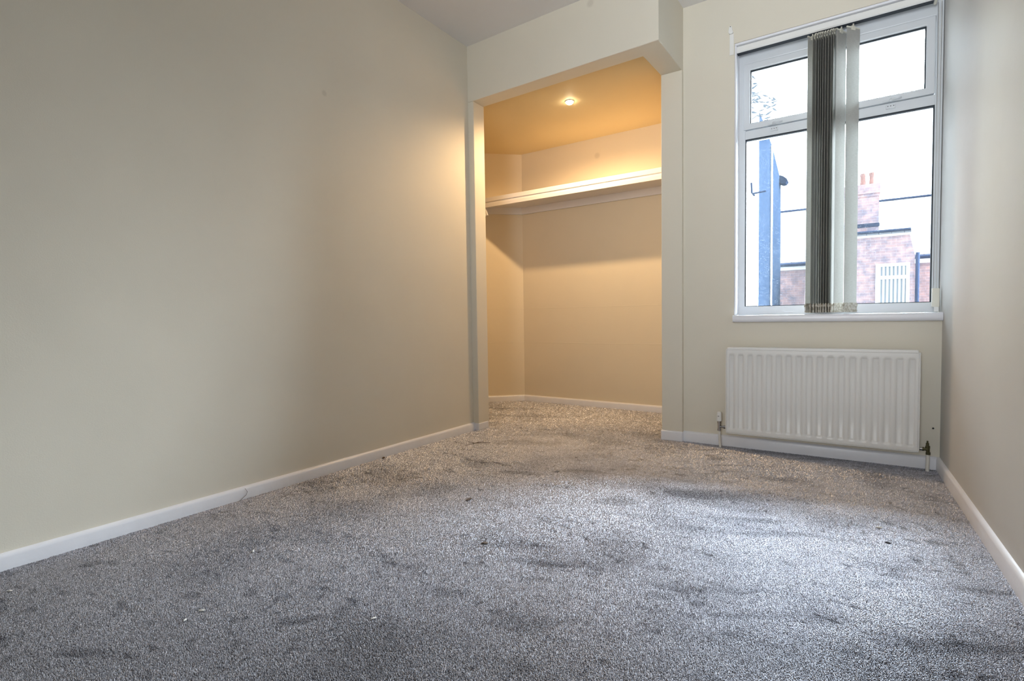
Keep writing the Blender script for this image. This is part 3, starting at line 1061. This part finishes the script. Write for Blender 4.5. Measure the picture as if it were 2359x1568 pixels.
chm = link('chimney_stack', B((-.55, .285, 14.3, 14.9, 2.9, 4.12)), M['brick'], ter)
link('cap', B((-.60, .31, 14.25, 14.95, 4.10, 4.36), (-.57, .295, 14.28, 14.92, 4.02, 4.10)), M['brick'], chm)
link('flashing', B((-.56, .30, 14.27, 14.30, 3.18, 3.28)), M['lead'], chm)
for x in (-.085, .125):
    bm = bmesh.new(); tube(bm, [(x, 14.55, 4.34), (x, 14.55, 4.60), (x, 14.55, 4.66), (x, 14.55, 4.72)], [.075, .060, .072, .070], 16)
    link('chimney_pot', bm, M['clay'], chm, smooth=True, angle=40)

# next-door rear extension at the left of the view
nb = empty('neighbouring_extension', (-3.2, 12.5, GZ))
tag(nb, 'tall dark sided rear extension with white end wall at the left of the window view', 'building')
link('end_wall', B((-4.6, -2.2, 10.15, 10.30, GZ, 6.2)), M['render'], nb)
bm = bmesh.new()
prism_axis(bm, [(10.30, GZ), (15.0, GZ), (15.0, 4.98), (14.74, 5.0), (12.9, 5.42), (10.30, 5.6)], -2.5, -2.2, 'x')
link('side_wall', bm, M['dark_wall'], nb)
link('inner_wall', B((-4.6, -2.5, 10.3, 15.0, GZ, 4.8)), M['render'], nb)
bm = bmesh.new(); tube(bm, [(-2.17, 12.45, 5.35), (-2.17, 12.45, GZ)], .026, 10)
link('downpipe', bm, M['outside_white'], nb, smooth=True)
bm = bmesh.new()
prism_axis(bm, [(-2.2, 4.82), (-2.2, 5.05), (-2.10, 5.00), (-2.00, 4.91), (-1.98, 4.86), (-2.04, 4.79), (-2.12, 4.78)], 14.6, 15.0, 'y')
link('gutter_end', bm, M['lead'], nb)
bm = bmesh.new()
tube(bm, [(-2.0, 9.95, 3.62), (-2.28, 9.95, 3.60), (-2.30, 9.95, 3.62), (-2.31, 9.95, 3.85)], .02, 8)
tube(bm, [(-2.28, 9.95, 3.60), (-2.28, 10.2, 3.60)], .02, 8)
link('aerial_bracket', bm, M['lead'], nb)

# tree beside the dark extension, its outermost twigs reaching into view behind the top left pane
tr = empty('garden_tree', (-3.2, 8.7, GZ))
tag(tr, 'dark leafy twigs of a tree behind the top left pane of the window', 'tree')
bm = bmesh.new()
tube(bm, [(-3.2, 8.7, GZ), (-3.25, 8.7, 1), (-3.2, 8.8, 4.2), (-3.0, 8.9, 6.2)], [.16, .13, .09, .03], 10)
for z0, z1, x1 in ((4.4, 5.45, -1.98), (4.2, 5.1, -1.95), (5.2, 5.55, -1.75), (4.6, 5.9, -2.3), (3.9, 4.85, -2.05)):
    tube(bm, [(-3.2, 8.8, z0 - .3), (-2.7, 8.95, (z0 + z1) / 2), (x1, 9.0, z1)], [.03, .018, .005], 6)
link('trunk', bm, M['leaf'], tr, smooth=True, angle=60)
bm = bmesh.new()
rr = random.Random(5)
for cx_, cz_, n_, sp in ((-2.05, 5.45, 9, .10), (-2.0, 5.12, 16, .13), (-1.97, 4.88, 9, .10), (-1.77, 5.3, 7, .07), (-2.5, 5.6, 60, .3), (-2.7, 5.0, 60, .3), (-3.1, 6.0, 80, .5)):
    for k in range(n_):
        px_, py_, pz_ = cx_ + rr.gauss(0, sp), 9.0 + rr.gauss(0, .08), cz_ + rr.gauss(0, sp)
        if px_ > -1.68: continue
        L_, W_, ang = rr.uniform(.05, .11), rr.uniform(.012, .025), rr.uniform(-.9, .5)
        dx_, dz_ = math.cos(ang), math.sin(ang)
        q = [(-L_, 0), (-.2 * L_, W_), (L_, 0), (-.2 * L_, -W_)]
        lo = [bm.verts.new((px_ + u * dx_ - v * dz_, py_, pz_ + u * dz_ + v * dx_)) for u, v in q]
        hi = [bm.verts.new((px_ + u * dx_ - v * dz_, py_ + .003 + abs(v) * .5, pz_ + u * dz_ + v * dx_)) for u, v in q]
        bm.faces.new(lo[::-1]); bm.faces.new(hi)
        for i in range(4): bm.faces.new((lo[i], lo[(i + 1) % 4], hi[(i + 1) % 4], hi[i]))
lf = link('foliage', bm, M['leaf'], tr)
lf['kind'] = 'stuff'
